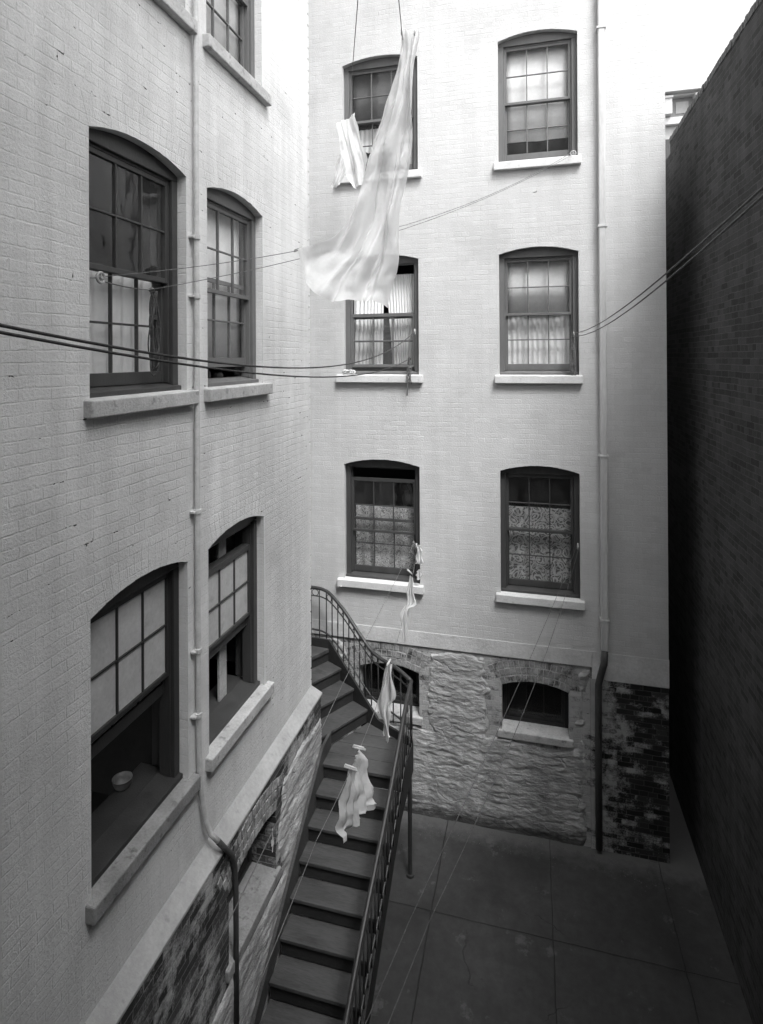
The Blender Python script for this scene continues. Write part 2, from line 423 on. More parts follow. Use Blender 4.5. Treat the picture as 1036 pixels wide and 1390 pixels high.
# rear cellar: brick behind, limewash rubble over it
cw = MB().box(-7.5, .72, YB+.02, YB+.35, -.3, 2.36).build('cellar_wall', M['cellar_brick'], rear)
cu = MB(T_back)
BW = dict(A=(-2.415,-1.543,1.36,1.955), B=(-.408,.458,1.37,1.962))
for k, (s0, s1, zb, zs) in BW.items(): cu.prism(opening_poly(s0, s1, zb - .09, zs, .085), -.3, .7)
cut(cw, cu.build('cutter', M['paint'], rear))
MB().box(.721, 1.655, YB+.004, YB+.35, -.3, 2.21).build('pier', M['pier_brick'], rear)
MB().box(1.355, 1.65, YB+.352, 14.0, -.3, 2.5).build('cellar_wall', M['pier_brick'], rear)

def nz(x, y, z=0.0): return noise.noise(Vector((x, y, z)))
def fbm(x, y, z=0.0, o=4):
    s = 0; a = 1; f = 1
    for _ in range(o): s += a*nz(x*f, y*f, z + 7.3*f); a *= .55; f *= 2.05
    return s

def rubble(T, a0, a1, z0, z1, mask, step, amp, name, parent, seed):
    na = int((a1-a0)/step); nb = int((z1-z0)/step)
    vs = []; fs = []
    for j in range(nb+1):
        for i in range(na+1):
            a = a0 + (a1-a0)*i/na; z = z0 + (z1-z0)*j/nb
            mk = mask(a, z)
            warp = .30*fbm(a*.9, z*1.1, seed, 2)
            zz = z + .05*math.sin(a*2.3+seed) + .10*nz(a*.7, z*.6, seed)
            r = 1 - abs(fbm(a*3.0 + warp, zz*11.5 + warp, seed, 4))*1.6                                  # ragged, roughly level ridges
            lump = fbm(a*4.1, z*7.2, seed + 5, 4)
            d = (r*.55 + lump*.55 + .30*fbm(a*13, z*21, seed + 9, 3))*amp + .012
            vs.append((a, -(d*mk) + (1-mk)*.04, z))
    for j in range(nb):
        for i in range(na):
            k = j*(na+1)+i
            if max(vs[q][1] for q in (k, k+1, k+na+1, k+na+2)) < .039 or min(vs[q][1] for q in (k, k+1, k+na+1, k+na+2)) < .03:
                fs.append((k, k+1, k+na+2, k+na+1))
    return MB(T).add(vs, fs).build(name, M['rubble'], parent, smooth=True, fix=False)

def sstep(x, a, b):
    t = max(0, min(1, (x-a)/(b-a))); return t*t*(3-2*t)
def mask_back(a, z):
    m = 1.0
    for (s0, s1, zb, zs) in BW.values():
        wob = .10*fbm(a*2.5, z*2.5, 3.3, 3)
        dx = max(s0 - .20 - a, a - s1 - .12)
        dz = 1.24 - z
        m = min(m, sstep(max(dx, dz) + wob, -.02, .05))
    m *= 1 - sstep(a + .08*fbm(z*3, 1.7, 2, 3), .60, .72)
    m *= 1 - sstep(z + .05*fbm(a*3, 9.1, 2, 3), 2.26, 2.34)
    return m
rubble(lambda s, d, z: (s, YB+.02+d, z), -5.2, .75, 0, 2.34, mask_back, .0135, .0165, 'rubble_facing', rear, 2.0)

# wing shell
w = MB().slab([(XL,-1.6),(XL,6.494),(-7.6,6.494),(-7.6,6.194),(XL-.3,6.194),(XL-.3,-1.6)], 2.482, ZWING).build('wall', M['paint_old'], wing)
cu = MB(T_left)
for k, (s0, s1, zb, zs) in LEFT.items(): cu.prism(opening_poly(s0, s1, zb + .06, zs, RISE), -.3, .7)
z = 2.56
while z < ZTOP - .1:
    h_ = .007 + .007*random.random(); l_ = .026 + .022*random.random()
    cu.box(6.494 - l_, 6.51, -.01, .034, z - h_, z + h_)
    z += .1344
cut(w, cu.build('cutter', M['paint'], wing))
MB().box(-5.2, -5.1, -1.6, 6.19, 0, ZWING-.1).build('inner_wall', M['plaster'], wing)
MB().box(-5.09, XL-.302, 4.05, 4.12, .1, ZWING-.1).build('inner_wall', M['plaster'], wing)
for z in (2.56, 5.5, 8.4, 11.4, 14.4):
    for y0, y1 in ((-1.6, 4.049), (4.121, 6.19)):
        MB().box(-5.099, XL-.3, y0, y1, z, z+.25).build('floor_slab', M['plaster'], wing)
MB().slab([(-7.7,-1.9),(XL+.12,-1.9),(XL+.12,6.6),(-7.7,6.6)], ZWING, ZWING+.25).build('roof', M['far_dark'], wing, bevel=.02)  # unseen slab added to stop light entering the rooms from above
b = MB()
prof = [(.105,2.343),(.105,2.368),(0.0005,2.490),(-.2,2.490),(-.2,2.343)]
b.hexa([(XL+p,-1.6,z) for p, z in prof], [(XL+p, 6.494+p*.85, z) for p, z in prof])
b.hexa([(XL-5, 6.494+p*.85, z) for p, z in prof], [(XL+p, 6.494+p*.85, z) for p, z in prof])
b.build('water_table', M['band_wing'], wing, bevel=.004)
LB = (4.36, 5.283, 1.36, 1.93)
cw = MB().box(XL-.35, XL+.096, -1.6, 6.55, -.3, 2.342).build('cellar_wall', M['cellar_dark'], wing)
cu = MB(lambda s, d, z: (XL+.096 - d, s, z)); cu.prism(opening_poly(LB[0], LB[1], LB[2] - .09, LB[3], .085), -.3, .9)
cut(cw, cu.build('cutter', M['paint'], wing))
MB().box(-7.6, XL-.352, 6.2, 6.54, -.3, 2.342).build('cellar_wall', M['cellar_dark'], wing)
def mask_left(a, z):
    wob = .12*fbm(a*2.2, z*2.2, 8.3, 3)
    m1 = sstep(a + wob - .10*math.sin(z*3), 5.40, 5.55)*(1 - sstep(z + wob*.5, 2.08, 2.2))
    m2 = 1 - sstep(z + wob*.4, 1.14, 1.24)
    m = max(m1, m2)
    return m*(1 - sstep(a, 6.525, 6.549))
rubble(lambda s, d, z: (XL+.096-d, s, z), 2.6, 6.55, 0, 2.33, mask_left, .017, .016, 'rubble_facing', wing, 11.0)

# opposite wall, unseen behind the camera: height and place shaped to shade the yard
MB().box(XL+.001, XR-.004, -1.05, -.75, 0, 20.0).build('unseen_opposite_wall', M['paint_old'], wing)

# dark neighbour
MB().box(XR, XR+.34, -1.9, 9.42, -.3, 9.56).build('wall', M['dark_brick'], neigh)
MB().box(XR+.002, XR+.34, 9.422, 13.0, -.3, 9.40).build('wall', M['dark_brick'], neigh)
b = MB(); y = -1.9
while y < 9.42:
    o = random.uniform(-.006, .006); h_ = random.uniform(-.005, .006)
    b.box(XR-.008+o, XR+.35+o, y, y+.060, 9.5605, 9.640+h_); y += .0665
b.build('coping', M['coping'], neigh, bevel=.006)
MB().box(XR+.341, 7.0, -1.9, 13.0, 9.0, 9.2).build('roof', M['coping'], neigh)
MB().box(XR+.342, 7.0, 12.7, 13.0, -.3, 8.998).build('wall', M['dark_brick'], neigh)

# ------------------------------------------------------------------ windows
def sash(T, s0, s1, z0, z1, d, mat, win, rails=(.05, .04), stile=.036, mun=.0145, rows=2, cols=3, glass='glass'):
    b = MB(T)
    t = .034
    b.box(s0, s0+stile, d, d+t, z0, z1); b.box(s1-stile, s1, d, d+t, z0, z1)
    b.box(s0+stile, s1-stile, d+.001, d+t-.001, z0, z0+rails[0]); b.box(s0+stile, s1-stile, d+.001, d+t-.001, z1-rails[1], z1)
    a0, a1, b0, b1 = s0+stile, s1-stile, z0+rails[0], z1-rails[1]
    for i in range(1, cols):
        a = a0 + (a1-a0)*i/cols; b.box(a-mun/2, a+mun/2, d+.004, d+t-.004, b0, b1)
    for j in range(1, rows):
        z = b0 + (b1-b0)*j/rows; b.box(a0, a1, d+.006, d+t-.006, z-mun/2, z+mun/2)
    b.build('sash', mat, win, bevel=.003)
    if glass:
        MB(T).add([(a0-.004, d+t*.55, b0-.004), (a1+.004, d+t*.55, b0-.004), (a1+.004, d+t*.55, b1+.004), (a0-.004, d+t*.55, b1+.004)], [(0,1,2,3)]).build('pane', M[glass], win, fix=False)

def window(T, parent, s0, s1, zb, zs, mat, sillmat, os=(.06, .04), up=0.0, low=0.0, dep=.075, shade=None, shade_low=None, shademat='shade', fill_head=True, sill_t=.118, frame_w=.07, proj=.065, glass=('glass', 'glass')):
    win = MB(T)
    # casing: jambs + arched head in one timber frame
    pts, sc, cz, Rr, a = arc(s0, s1, zs, RISE)
    zt = zs - .045
    fd0, fd1 = dep, dep + .12
    win.box(s0, s0+frame_w, fd0, fd1, zb+sill_t+.0, zt); win.box(s1-frame_w, s1, fd0, fd1, zb+sill_t, zt)
    if fill_head:
        win.prism([(s0, zt), (s1, zt)] + pts, fd0, fd1)
    else:
        win.prism([(s0, zs - .03), (s1, zs - .03)] + pts, fd0, fd1)
        win.box(s0+frame_w, s1-frame_w, fd0+.05, fd1, zt-.27, zt-.21)
    win.box(s0+frame_w, s0+frame_w+.016, fd0+.028, fd1, zb+sill_t+.05, zt); win.box(s1-frame_w-.016, s1-frame_w, fd0+.028, fd1, zb+sill_t+.05, zt)
    win.box(s0+frame_w+.016, s1-frame_w-.016, fd0+.026, fd0+.055, zt-.02, zt-.0005)
    win.box(s0+.001, s0+.022, fd1+.0005, .306, zb+sill_t+.06, zs); win.box(s1-.022, s1-.001, fd1+.0005, .306, zb+sill_t+.06, zs)
    win.box(s0+.001, s1-.001, fd1+.0215, .42, zb+.062, zb+.165)
    W = win.build('window', mat, parent, bevel=.005)
    # stone sill with weathered slope, timber sub-sill
    a0, a1 = s0-os[0], s1+os[1]
    b = MB(T)
    b.hexa([(a0,-proj,zb),(a0,-proj,zb+sill_t-.012),(a0,.10,zb+sill_t),(a0,.10,zb)], [(a1,-proj,zb),(a1,-proj,zb+sill_t-.012),(a1,.10,zb+sill_t),(a1,.10,zb)])
    b.build('sill', sillmat, W, bevel=.009)
    b = MB(T)
    b.hexa([(s0+.002,dep-.03,zb+sill_t-.01),(s0+.002,dep-.03,zb+sill_t+.028),(s0+.002,fd1+.02,zb+sill_t+.06),(s0+.002,fd1+.02,zb+sill_t-.01)],
           [(s1-.002,dep-.03,zb+sill_t-.01),(s1-.002,dep-.03,zb+sill_t+.028),(s1-.002,fd1+.02,zb+sill_t+.06),(s1-.002,fd1+.02,zb+sill_t-.01)])
    b.build('timber_sill', mat, W, bevel=.004)
    # soldier bricks of the arch, painted over
    b = MB(T); n = 15
    for i in range(n):
        t0 = a - 2*a*(i+.02)/n; t1 = a - 2*a*(i+.98)/n
        o = .0004 + .0006*random.random(); e = .195 + .012*random.random()
        b.prism([(sc + Rr*math.sin(t0), cz + Rr*math.cos(t0) - .004*random.random()), (sc + Rr*math.sin(t1), cz + Rr*math.cos(t1) - .004*random.random()), (sc + (Rr+e)*math.sin(t1), cz + (Rr+e)*math.cos(t1)), (sc + (Rr+e)*math.sin(t0), cz + (Rr+e)*math.cos(t0))], -o, .05)
    b.build('arch', M['paint'] if parent is rear else M['paint_old'], W)
    i0, i1 = s0+frame_w+.004, s1-frame_w-.004
    z0 = zb + sill_t + .056; z1 = zt - .003
    if not fill_head: z1 = zt - .213
    zm = (z0 + z1)/2
    sash(T, i0, i1, zm-.018-up, z1-up, fd0+.032, mat, W, rails=(.036, .05), glass=glass[0])
    sash(T, i0, i1, z0+low, zm+.018+low, fd0+.070, mat, W, rails=(.085, .036), glass=glass[1])
    if shade is not None:
        zb_ = shade
        b = MB(T); n = 10
        vs = []
        for i in range(n+1):
            q = i0+.03 + (i1-i0-.06)*i/n
            wv = .006*math.sin(i*1.7 + s0*3)
            vs += [(q, fd1+.008+wv, zb_ + .006*math.sin(i*.9)), (q, fd1+.012, z1-.01)]
        b.add(vs, [(2*i, 2*i+2, 2*i+3, 2*i+1) for i in range(n)])
        b.build('shade', M[shademat], W, smooth=True, fix=False, solid=.003)
    W_INFO = dict(T=T, i0=i0, i1=i1, z0=z0, z1=z1, zm=zm, d=fd1)
    return W, W_INFO

def curtain(T, a0, a1, z0, z1, d, mat, label, pleats=9, amp=.018, name='curtain', cat='curtain', lean=0, sag=0.0, seed=0.0, group=None, gather=None):
    n = 72; m = 14; vs = []
    for j in range(m+1):
        v = j/m
        for i in range(n+1):
            u = i/n
            a = a0 + (a1-a0)*u + lean*(1-v)*(1 if gather is None else (1-u))
            if gather is not None and (1-v) > gather[0]:
                pass
            ph = u*pleats*2*math.pi + 1.3*math.sin(u*7+seed) + .5*math.sin(v*3+seed)
            dd = d + .018 + amp*math.sin(ph)*(.55 + .45*(1-v)) + .010*nz(u*5, v*3, seed)
            z = z0 + (z1-z0)*v - sag*abs(math.sin(u*math.pi*3))*v + (1-v)*.008*math.sin(ph*.5)
            vs.append((a, dd, z))
    fs = [(j*(n+1)+i, j*(n+1)+i+1, (j+1)*(n+1)+i+1, (j+1)*(n+1)+i) for j in range(m) for i in range(n)]
    o = MB(T).add(vs, fs).build(name, mat, None, smooth=True, fix=False)
    uv = o.data.uv_layers['UVMap']
    for p in o.data.polygons:
        for li in p.loop_indices:
            k = o.data.loops[li].vertex_index
            uv.data[li].uv = (a0 + (a1-a0)*((k % (n+1))/n), z0 + (z1-z0)*((k//(n+1))/m))
    return tag(o, label, cat, group)

# --- rear building windows
def bw(k, **kw):
    s0, s1, zb, zs = BACK[k]
    return window(T_back, rear, s0, s1, zb, zs, kw.pop('mat', M['wood_hi']), M['sill'], **kw)
W, I = bw('A1', shade=9.80, shademat='shade_dark', os=(.10, .06))
curtain(T_back, I['i0']+.03, I['i1']-.03, 9.42, 9.76, I['d']+.035, M['net'], 'short gathered net curtain in the top floor window behind the hanging sheet', 13, .014, seed=1)
b = MB(T_back); b.box(-2.02, I['i1']-.05, I['d']+.03, I['d']+.05, 9.12, 9.45)
tag(b.build('white_board', M['shade'], None, bevel=.004), 'plain white board standing inside the foot of the top floor window behind the sheet', 'board')
W, I = bw('B1', shade=9.34, os=(.06, .04))
W, I = bw('A2', up=.70, low=0.0, os=(.105, .06))
curtain(T_back, I['i0']+.02, I['i0']+.47, 6.24, 7.60, I['d']+.025, M['net'], 'thin net curtain hanging straight left of the dark gap in the half-open window', 8, .018, seed=2, lean=-.03)
curtain(T_back, I['i0']+.50, I['i1']-.02, 6.24, 7.60, I['d']+.025, M['net'], 'thin net curtain swept aside right of the dark gap in the half-open window', 9, .018, seed=3, lean=.10, gather=(0,))
W, I = bw('B2', shade=6.98, os=(.06, .04))
curtain(T_back, I['i0']+.03, I['i1']-.03, 6.22, 6.97, I['d']+.03, M['net'], 'striped cream half curtain in the middle floor window beside the downspout', 11, .016, seed=4)
W, I = bw('A3', up=.16, os=(.10, .055), mat=M['wood_lo'])
curtain(T_back, I['i0']+.03, I['i1']-.03, 3.30, 4.22, I['d']+.025, M['lace_fine'], 'finely patterned lace half curtain in the window above the stair rail', 5, .010, seed=5, name='lace_curtain')
W, I = bw('B3', os=(.06, .05), mat=M['wood_lo'])
curtain(T_back, I['i0']+.03, I['i1']-.03, 3.28, 4.33, I['d']+.025, M['lace_bold'], 'bold scroll-patterned lace half curtain in the lowest window beside the downspout', 3, .008, seed=6, name='lace_curtain')

# --- wing windows
def lw(k, **kw):
    s0, s1, zb, zs = LEFT[k]
    return window(T_left, wing, s0, s1, zb, zs, kw.pop('mat', M['wood_lo']), kw.pop('sillmat', M['sill_old']), os=kw.pop('os', (.05, .07)), **kw)
lw('L0a', shade=9.3)
W, I = lw('L0', shade=9.16, mat=M['wood_hi'], os=(.06, .09))
W, I = lw('L1')
curtain(T_left, I['i0']+.01, I['i1']-.01, 6.22, 6.99, I['d']+.025, M['net'], 'pale cotton half curtain behind the coiled rope in the near upper window', 7, .02, seed=7)
W, I = lw('L2', low=.10, mat=M['wood_hi'], os=(.06, .09), shade=6.36)
W, I = lw('L3', low=.62, mat=M['wood_black'], os=(.05, .07), sillmat=M['sill_dark'], glass=('glass_white', 'glass_white'))
W, I = lw('L4', up=.0, low=.55, os=(.06, .09), glass=('glass_white', 'glass'), fill_head=False)
# bits seen in the open windows of the wing
def lathe(T, prof, c, n=28):
    b = MB(T); vs = []; m = len(prof)
    for r, z in prof:
        for k in range(n):
            t = 2*math.pi*k/n; vs.append((c[0] + r*math.cos(t), c[1] + r*math.sin(t), c[2] + z))
    fs = [(i*n+k, i*n+(k+1) % n, (i+1)*n+(k+1) % n, (i+1)*n+k) for i in range(m-1) for k in range(n)]
    b.add(vs, fs); return b
bowl = lathe(None, [(.0,0),(.035,0),(.05,.014),(.064,.046),(.07,.075),(.072,.076),(.066,.076),(.058,.046),(.045,.018),(0,.014)], (XL-.375, 3.66, 3.227)).build('bowl', M['bowl_dim'], None, smooth=True)
tag(bowl, 'dimmed pale bowl on the inner ledge of the dark open window', 'bowl')
b = MB(T_left); b.box(4.80, 4.93, .235, .26, 3.226, 4.75)
tag(b.build('cupboard_board', M['sill_old'], None, bevel=.004), 'upright grey board just inside the open window above the cellar window', 'board')

# --- cellar windows
def cellar_window(T, parent, s0, s1, zb, zs, deep, sillmat='sill_old'):
    f = MB(T)
    pts, sc, cz, Rr, a = arc(s0, s1, zs, .085)
    f.box(s0, s0+.05, deep, deep+.08, zb, zs); f.box(s1-.05, s1, deep, deep+.08, zb, zs)
    f.prism([(s0, zs-.03), (s1, zs-.03)] + pts, deep, deep+.08)
    f.box(s0+.05, s1-.05, deep, deep+.08, zb, zb+.05)
    Wd = f.build('window', M['wood_black'], parent, bevel=.004)
    sash(T, s0+.05, s1-.05, zb+.05, zs-.03, deep+.02, M['wood_black'], Wd, rails=(.05, .04), rows=1)
    b = MB(T)
    b.hexa([(s0-.06,-.035,zb-.11),(s0-.06,-.035,zb-.01),(s0-.06,deep+.02,zb+.012),(s0-.06,deep+.02,zb-.11)],
           [(s1+.05,-.035,zb-.11),(s1+.05,-.035,zb-.01),(s1+.05,deep+.02,zb+.012),(s1+.05,deep+.02,zb-.11)])
    b.build('sill', M[sillmat], Wd, bevel=.01)
    # three rings of header bricks, each a little out of line
    b = MB(T)
    for ring in range(3):
        r0 = Rr + .002 + ring*.100; aa = a*(1 + .16*ring/2); n = int(2*aa*r0/.066)
        for i in range(n):
            t0 = aa - 2*aa*(i+.07)/n; t1 = aa - 2*aa*(i+.93)/n
            j = .004*random.random(); o = .003 + .007*random.random()
            e0, e1 = r0 + j, r0 + .092 - .004*random.random()
            if cz + e1*math.cos((t0+t1)/2) > 2.345: continue
            b.prism([(sc + e0*math.sin(t0), cz + e0*math.cos(t0)), (sc + e0*math.sin(t1), cz + e0*math.cos(t1)), (sc + e1*math.sin(t1), cz + e1*math.cos(t1)), (sc + e1*math.sin(t0), cz + e1*math.cos(t0))], -o, .10)
    b.build('arch', M['arch_brick'], Wd, bevel=.005)
    return Wd
for k, (s0, s1, zb, zs) in BW.items(): cellar_window(lambda s, d, z: (s, YB+.02+d, z), rear, s0, s1, zb, zs, .20)
cellar_window(lambda s, d, z: (XL+.096-d, s, z), wing, LB[0], LB[1], LB[2], LB[3], .26, 'sill_dark')

# --- pipes fixed to the buildings
b = MB()
px_, py_ = XL+.040, 4.008
b.tube([(px_,py_,17.8),(px_,py_,9),(px_,py_,6.5),(px_,py_,4.6),(px_,4.015,3.35),(px_,4.04,3.0),(px_+.005,4.09,2.75),(px_+.02,4.14,2.60),(px_+.075,4.165,2.53)], .021, 12)
pipe = b.build('conduit', M['pipe_white'], wing, smooth=True)
for z in (9.9, 7.33, 6.87, 5.2, 4.12, 3.62):
    q = MB(); q.tube([(px_,py_,z-.018),(px_,py_,z+.018)], .029, 12); q.box(px_-.04, px_+.004, py_-.05, py_+.05, z-.009, z+.009)
    q.build('bracket', M['pipe_white'], pipe, bevel=.003)
b = MB(); b.tube([(px_+.075,4.165,2.53),(px_+.085,4.27,2.38),(px_+.088,4.36,2.26),(px_+.09,4.40,2.15),(px_+.09,4.42,1.9),(px_+.09,4.42,.2)], .023, 12)
b.build('conduit', M['pipe_dark'], wing, smooth=True)
b = MB(); b.box(.85, .935, YB-.10, YB-.012, 2.62, ZTOP-.02); ds = b.build('downspout', M['pipe_grey'], rear, bevel=.014)
for z in (10.6, 8.05, 5.1, 3.0):
    MB().box(.835, .95, YB-.108, YB+.01, z, z+.03).build('strap', M['pipe_grey'], ds, bevel=.003)
b = MB(); b.tube([(.892,YB-.085,2.62),(.88,YB-.09,2.46),(.845,YB-.055,2.30),(.815,YB-.045,2.16),(.812,YB-.045,1.2),(.812,YB-.045,.05)], .042, 14)
b.build('downspout', M['pipe_dark'], rear, smooth=True)

b = MB(); b.tube([(-2.70,YB+.02,3.09),(-2.70,YB-.06,3.09),(-2.66,YB-.075,3.115)], .014, 8); b.build('hook', M['pipe_grey'], rear)
# ------------------------------------------------------------------ stair
st = thing('staircase', 'dark outdoor stair with iron railing climbing past the corner of the white wing', 'stair', (-1.9, 6.4, 0))
TH = .174
def nose(k): return 6.446 - .243*k, 1.61 - TH*k
XS0, XS1 = -2.40, -1.455
for k in range(1, 9):
    y, z = nose(k)
    b = MB(); b.box(XS0, XS1, y-.004*random.random(), y+.262, z-.035, z+.002*random.random()); b.build('tread', M['stair_wood'], st, bevel=.006)
for k in range(0, 9):
    y, z = nose(k); zl = z - TH if k < 8 else 0
    MB().box(XS0+.004, XS1-.004, y+.022, y+.042, zl+.0025, z-.0355).build('riser', M['riser'], st)
F0 = Vector((-2.096, 7.321)); D2 = Vector((-.868, .497)).normalized(); N2 = Vector((.504, .864)).normalized()
def far2(k): return F0 + D2*(.257*k)
def near2(k): return far2(k) - N2*.80
# landing of boards
C0 = Vector((-1.455, 6.99))
lp = [(XS0-.05, 6.446), (XS1, 6.446), tuple(C0), tuple(F0), tuple(near2(0))]
def clip(poly, y0, y1):
    def half(pl, y, keep):
        r = []
        for i in range(len(pl)):
            a, c = pl[i], pl[(i+1) % len(pl)]
            ia, ic = keep(a[1]), keep(c[1])
            if ia: r.append(a)
            if ia != ic:
                t = (y-a[1])/(c[1]-a[1]); r.append((a[0]+(c[0]-a[0])*t, y))
        return r
    p = half(poly, y0, lambda v: v >= y0)
    return half(p, y1, lambda v: v <= y1) if p else p
cuts = [6.44, 6.66, 6.875, 7.09, 7.34]
for i in range(4):
    p = clip(lp, cuts[i] + (.004 if i else 0), cuts[i+1] - .004)
    if len(p) > 2: MB().slab(p, 1.575, 1.61 + .002*random.random()).build('landing_board', M['stair_wood'], st, bevel=.004)
# upper flight
for k in range(0, 3):
    z = 1.61 + TH*(k+1); o = D2*.285
    p = [tuple(near2(k)), tuple(far2(k)), tuple(far2(k)+o), tuple(near2(k)+o)]
    MB().slab(p, z-.035, z).build('tread', M['stair_wood'], st, bevel=.006)
for k in range(0, 4):
    z = 1.61 + TH*(k+1); o0 = D2*.02; o1 = D2*.04
    p = [tuple(near2(k)+o0), tuple(far2(k)+o0 - N2*.004), tuple(far2(k)+o1 - N2*.004), tuple(near2(k)+o1)]
    MB().slab(p, z-TH+.002, z-.036).build('riser', M['riser'], st)
ZP = 1.61 + TH*4
f3 = far2(3); n3 = near2(3)
MB().slab([tuple(n3), tuple(f3), (-3.0, 7.86), (-4.6, 7.86), (-4.6, 6.75), (n3.x-.05, 6.75)], ZP-.05, ZP).build('landing', M['stair_wood'], st, bevel=.006)
# stringers
def stringer(pts_lo, pts_hi, off, th, name='stringer', mat=None):
    b = MB(); n = len(pts_lo)
    off = Vector((off[0], off[1], 0))
    for i in range(n-1):
        a, c, d_, e = [Vector(p) for p in (pts_lo[i], pts_lo[i+1], pts_hi[i+1], pts_hi[i])]
        b.hexa([tuple(a), tuple(c), tuple(d_), tuple(e)], [tuple(q + off*th) for q in (a, c, d_, e)])
    return b.build(name, mat or M['riser'], st)
yb, zb_ = nose(9)
stringer([(XS0, 4.1, -.02), (XS0, 6.446, 1.36), (XS0, 6.75, 1.40)], [(XS0, 4.1, .10), (XS0, 6.446, 1.78), (XS0, 6.75, 1.80)], (-1, 0), .035, mat=M['stair_wood'])
stringer([(XS1, 4.15, -.02), (XS1, 6.30, 1.24), (XS1, 7.0, 1.33)], [(XS1, 4.15, .22), (XS1, 6.446, 1.69), (XS1, 7.0, 1.69)], (1, 0), .03)
s0 = C0 + N2*.002; s1_ = F0 + N2*.002
e3 = far2(3.05) + N2*.002
stringer([(s0.x, s0.y, 1.33), (s1_.x, s1_.y, 1.40), (e3.x, e3.y, ZP-.26), (-4.6, 7.87, ZP-.24)],
         [(s0.x, s0.y, 1.70), (s1_.x+.16, s1_.y-.09, 1.72), (e3.x, e3.y, ZP+.12), (-4.6, 7.87, ZP+.06)], (N2.x, N2.y), .03)
q0 = near2(0); q3 = near2(3.05)
stringer([(q0.x, q0.y, 1.42), (q3.x, q3.y, ZP-.24)], [(q0.x, q0.y, 1.80), (q3.x, q3.y, ZP+.10)], (-N2.x, -N2.y), .03)
# iron post
b = MB(); b.tube([(-1.478,7.03,0),(-1.478,7.03,1.5)], .026, 14); b.tube([(-1.478,7.03,0),(-1.478,7.03,.03)], .05, 14); b.build('post', M['iron'], st, smooth=False)
b = MB(); b.tube([(-3.6,7.8,0),(-3.6,7.8,ZP-.06)], .026, 14); b.build('post', M['iron'], st)
# railing
def catmull(pts, n=6):
    P = [Vector(p) for p in pts]; P = [P[0]*2-P[1]] + P + [P[-1]*2-P[-2]]; out = []
    for i in range(1, len(P)-2):
        for k in range(n):
            t = k/n
            out.append(.5*((2*P[i]) + (P[i+1]-P[i-1])*t + (2*P[i-1]-5*P[i]+4*P[i+1]-P[i+2])*t*t + (3*P[i]-P[i-1]-3*P[i+1]+P[i+2])*t**3))
    out.append(P[-2]); return out
def on2(s, z):                                  # point on the upper railing's plane
    p = F0 + N2*.03 + D2*s; return (p.x, p.y, z)
corner = (-1.44, 6.965, 2.435)
h1 = catmull([(-1.462,3.95,.80), (-1.45,4.40,1.13), (-1.438,4.87,1.45), (-1.425,5.465,1.765), (-1.42,5.79,1.95), (-1.42,6.13,2.135), (-1.43,6.60,2.35), corner])
h2 = catmull([corner, on2(-.50, 2.49), on2(-.10, 2.535), on2(.18, 2.70), on2(.47, 2.91), on2(.74, 3.05), on2(.90, 3.085), (-3.05, 7.84, 3.09), (-3.6, 7.84, 3.09), (-4.5, 7.84, 3.09)])
MB().tube(h1, .024, 10).build('handrail', M['iron'], st, smooth=True)
MB().tube(h2, .024, 10).build('handrail', M['iron'], st, smooth=True)
def offs(path, dz): return [p + Vector((0,0,dz)) for p in path]
MB().tube(offs(h1, -.115), .009, 6).build('rail', M['iron'], st, smooth=True)
MB().tube(offs(h2, -.115), .009, 6).build('rail', M['iron'], st, smooth=True)
MB().tube(offs(h1, -.60), .012, 6).build('rail', M['iron'], st, smooth=True)
MB().tube(offs(h2, -.60), .012, 6).build('rail', M['iron'], st, smooth=True)
def along(path, step, start=.06):
    acc = 0; nxt = start; res = []
    for a, c in zip(path, path[1:]):
        L = (c-a).length
        while nxt <= acc + L:
            t = (nxt-acc)/L; res.append((a.lerp(c, t), (c-a).normalized())); nxt += step
        acc += L
    return res
for path in (h1, h2):
    pts = along(path, .132)
    for i, (p, d) in enumerate(pts):
        MB().tube([p + Vector((0,0,-.02)), p + Vector((0,0,-.72))], .0085, 6).build('baluster', M['iron'], st, smooth=True)
        if i % 2 == 0 and i + 1 < len(pts):
            c = (p + pts[i+1][0])/2 + Vector((0,0,-.066)); dd = (pts[i+1][0] - p).normalized(); up = Vector((0,0,1)); up = (up - dd*up.dot(dd)).normalized()
            ring = [c + dd*math.cos(t)*.050 + up*math.sin(t)*.046 for t in [2*math.pi*k/16 for k in range(16)]]
            MB().tube(ring, .006, 6, closed=True).build('ring', M['iron'], st, smooth=True)
MB().tube([corner, (corner[0], corner[1], 1.5)], .014, 8).build('newel', M['iron'], st, smooth=True)

# ------------------------------------------------------------------ clotheslines
def span(a, c, sag, n=36):
    a = Vector(a); c = Vector(c)
    return [a.lerp(c, i/n) - Vector((0,0,4*sag*(i/n)*(1-i/n))) for i in range(n+1)]
def pulley(at, parent, ax=(1,0,0), hook=(0,.06,0), r=.032):
    at = Vector(at); ax = Vector(ax).normalized()
    u = ax.cross(Vector((0,0,1))).normalized(); v = Vector((0,0,1))
    b = MB()
    b.tube([at + u*math.cos(t)*r + v*math.sin(t)*r for t in [2*math.pi*k/18 for k in range(18)]], .009, 8, closed=True)
    b.tube([at - ax*.012, at + ax*.012], .011, 10)
    b.tube([at, at + Vector(hook)*.5, at + Vector(hook)], .006, 6)
    b.box(at.x-.006, at.x+.006, at.y-.006, at.y+.006, at.z-r, at.z+r)
    return b.build('pulley', M['metal'], parent, smooth=False)
def clothesline(label, ropes, mat='rope', r=.0042, pul=None, twist=True):
    t = thing('clothesline', label, 'clothesline', tuple(Vector(ropes[0][0])))
    for a, c, sag in ropes: MB().tube(span(a, c, sag), r, 6).build('rope', M[mat], t, smooth=True)
    for q in (pul or []): pulley(*q[:1], t, *q[1:])
    return t
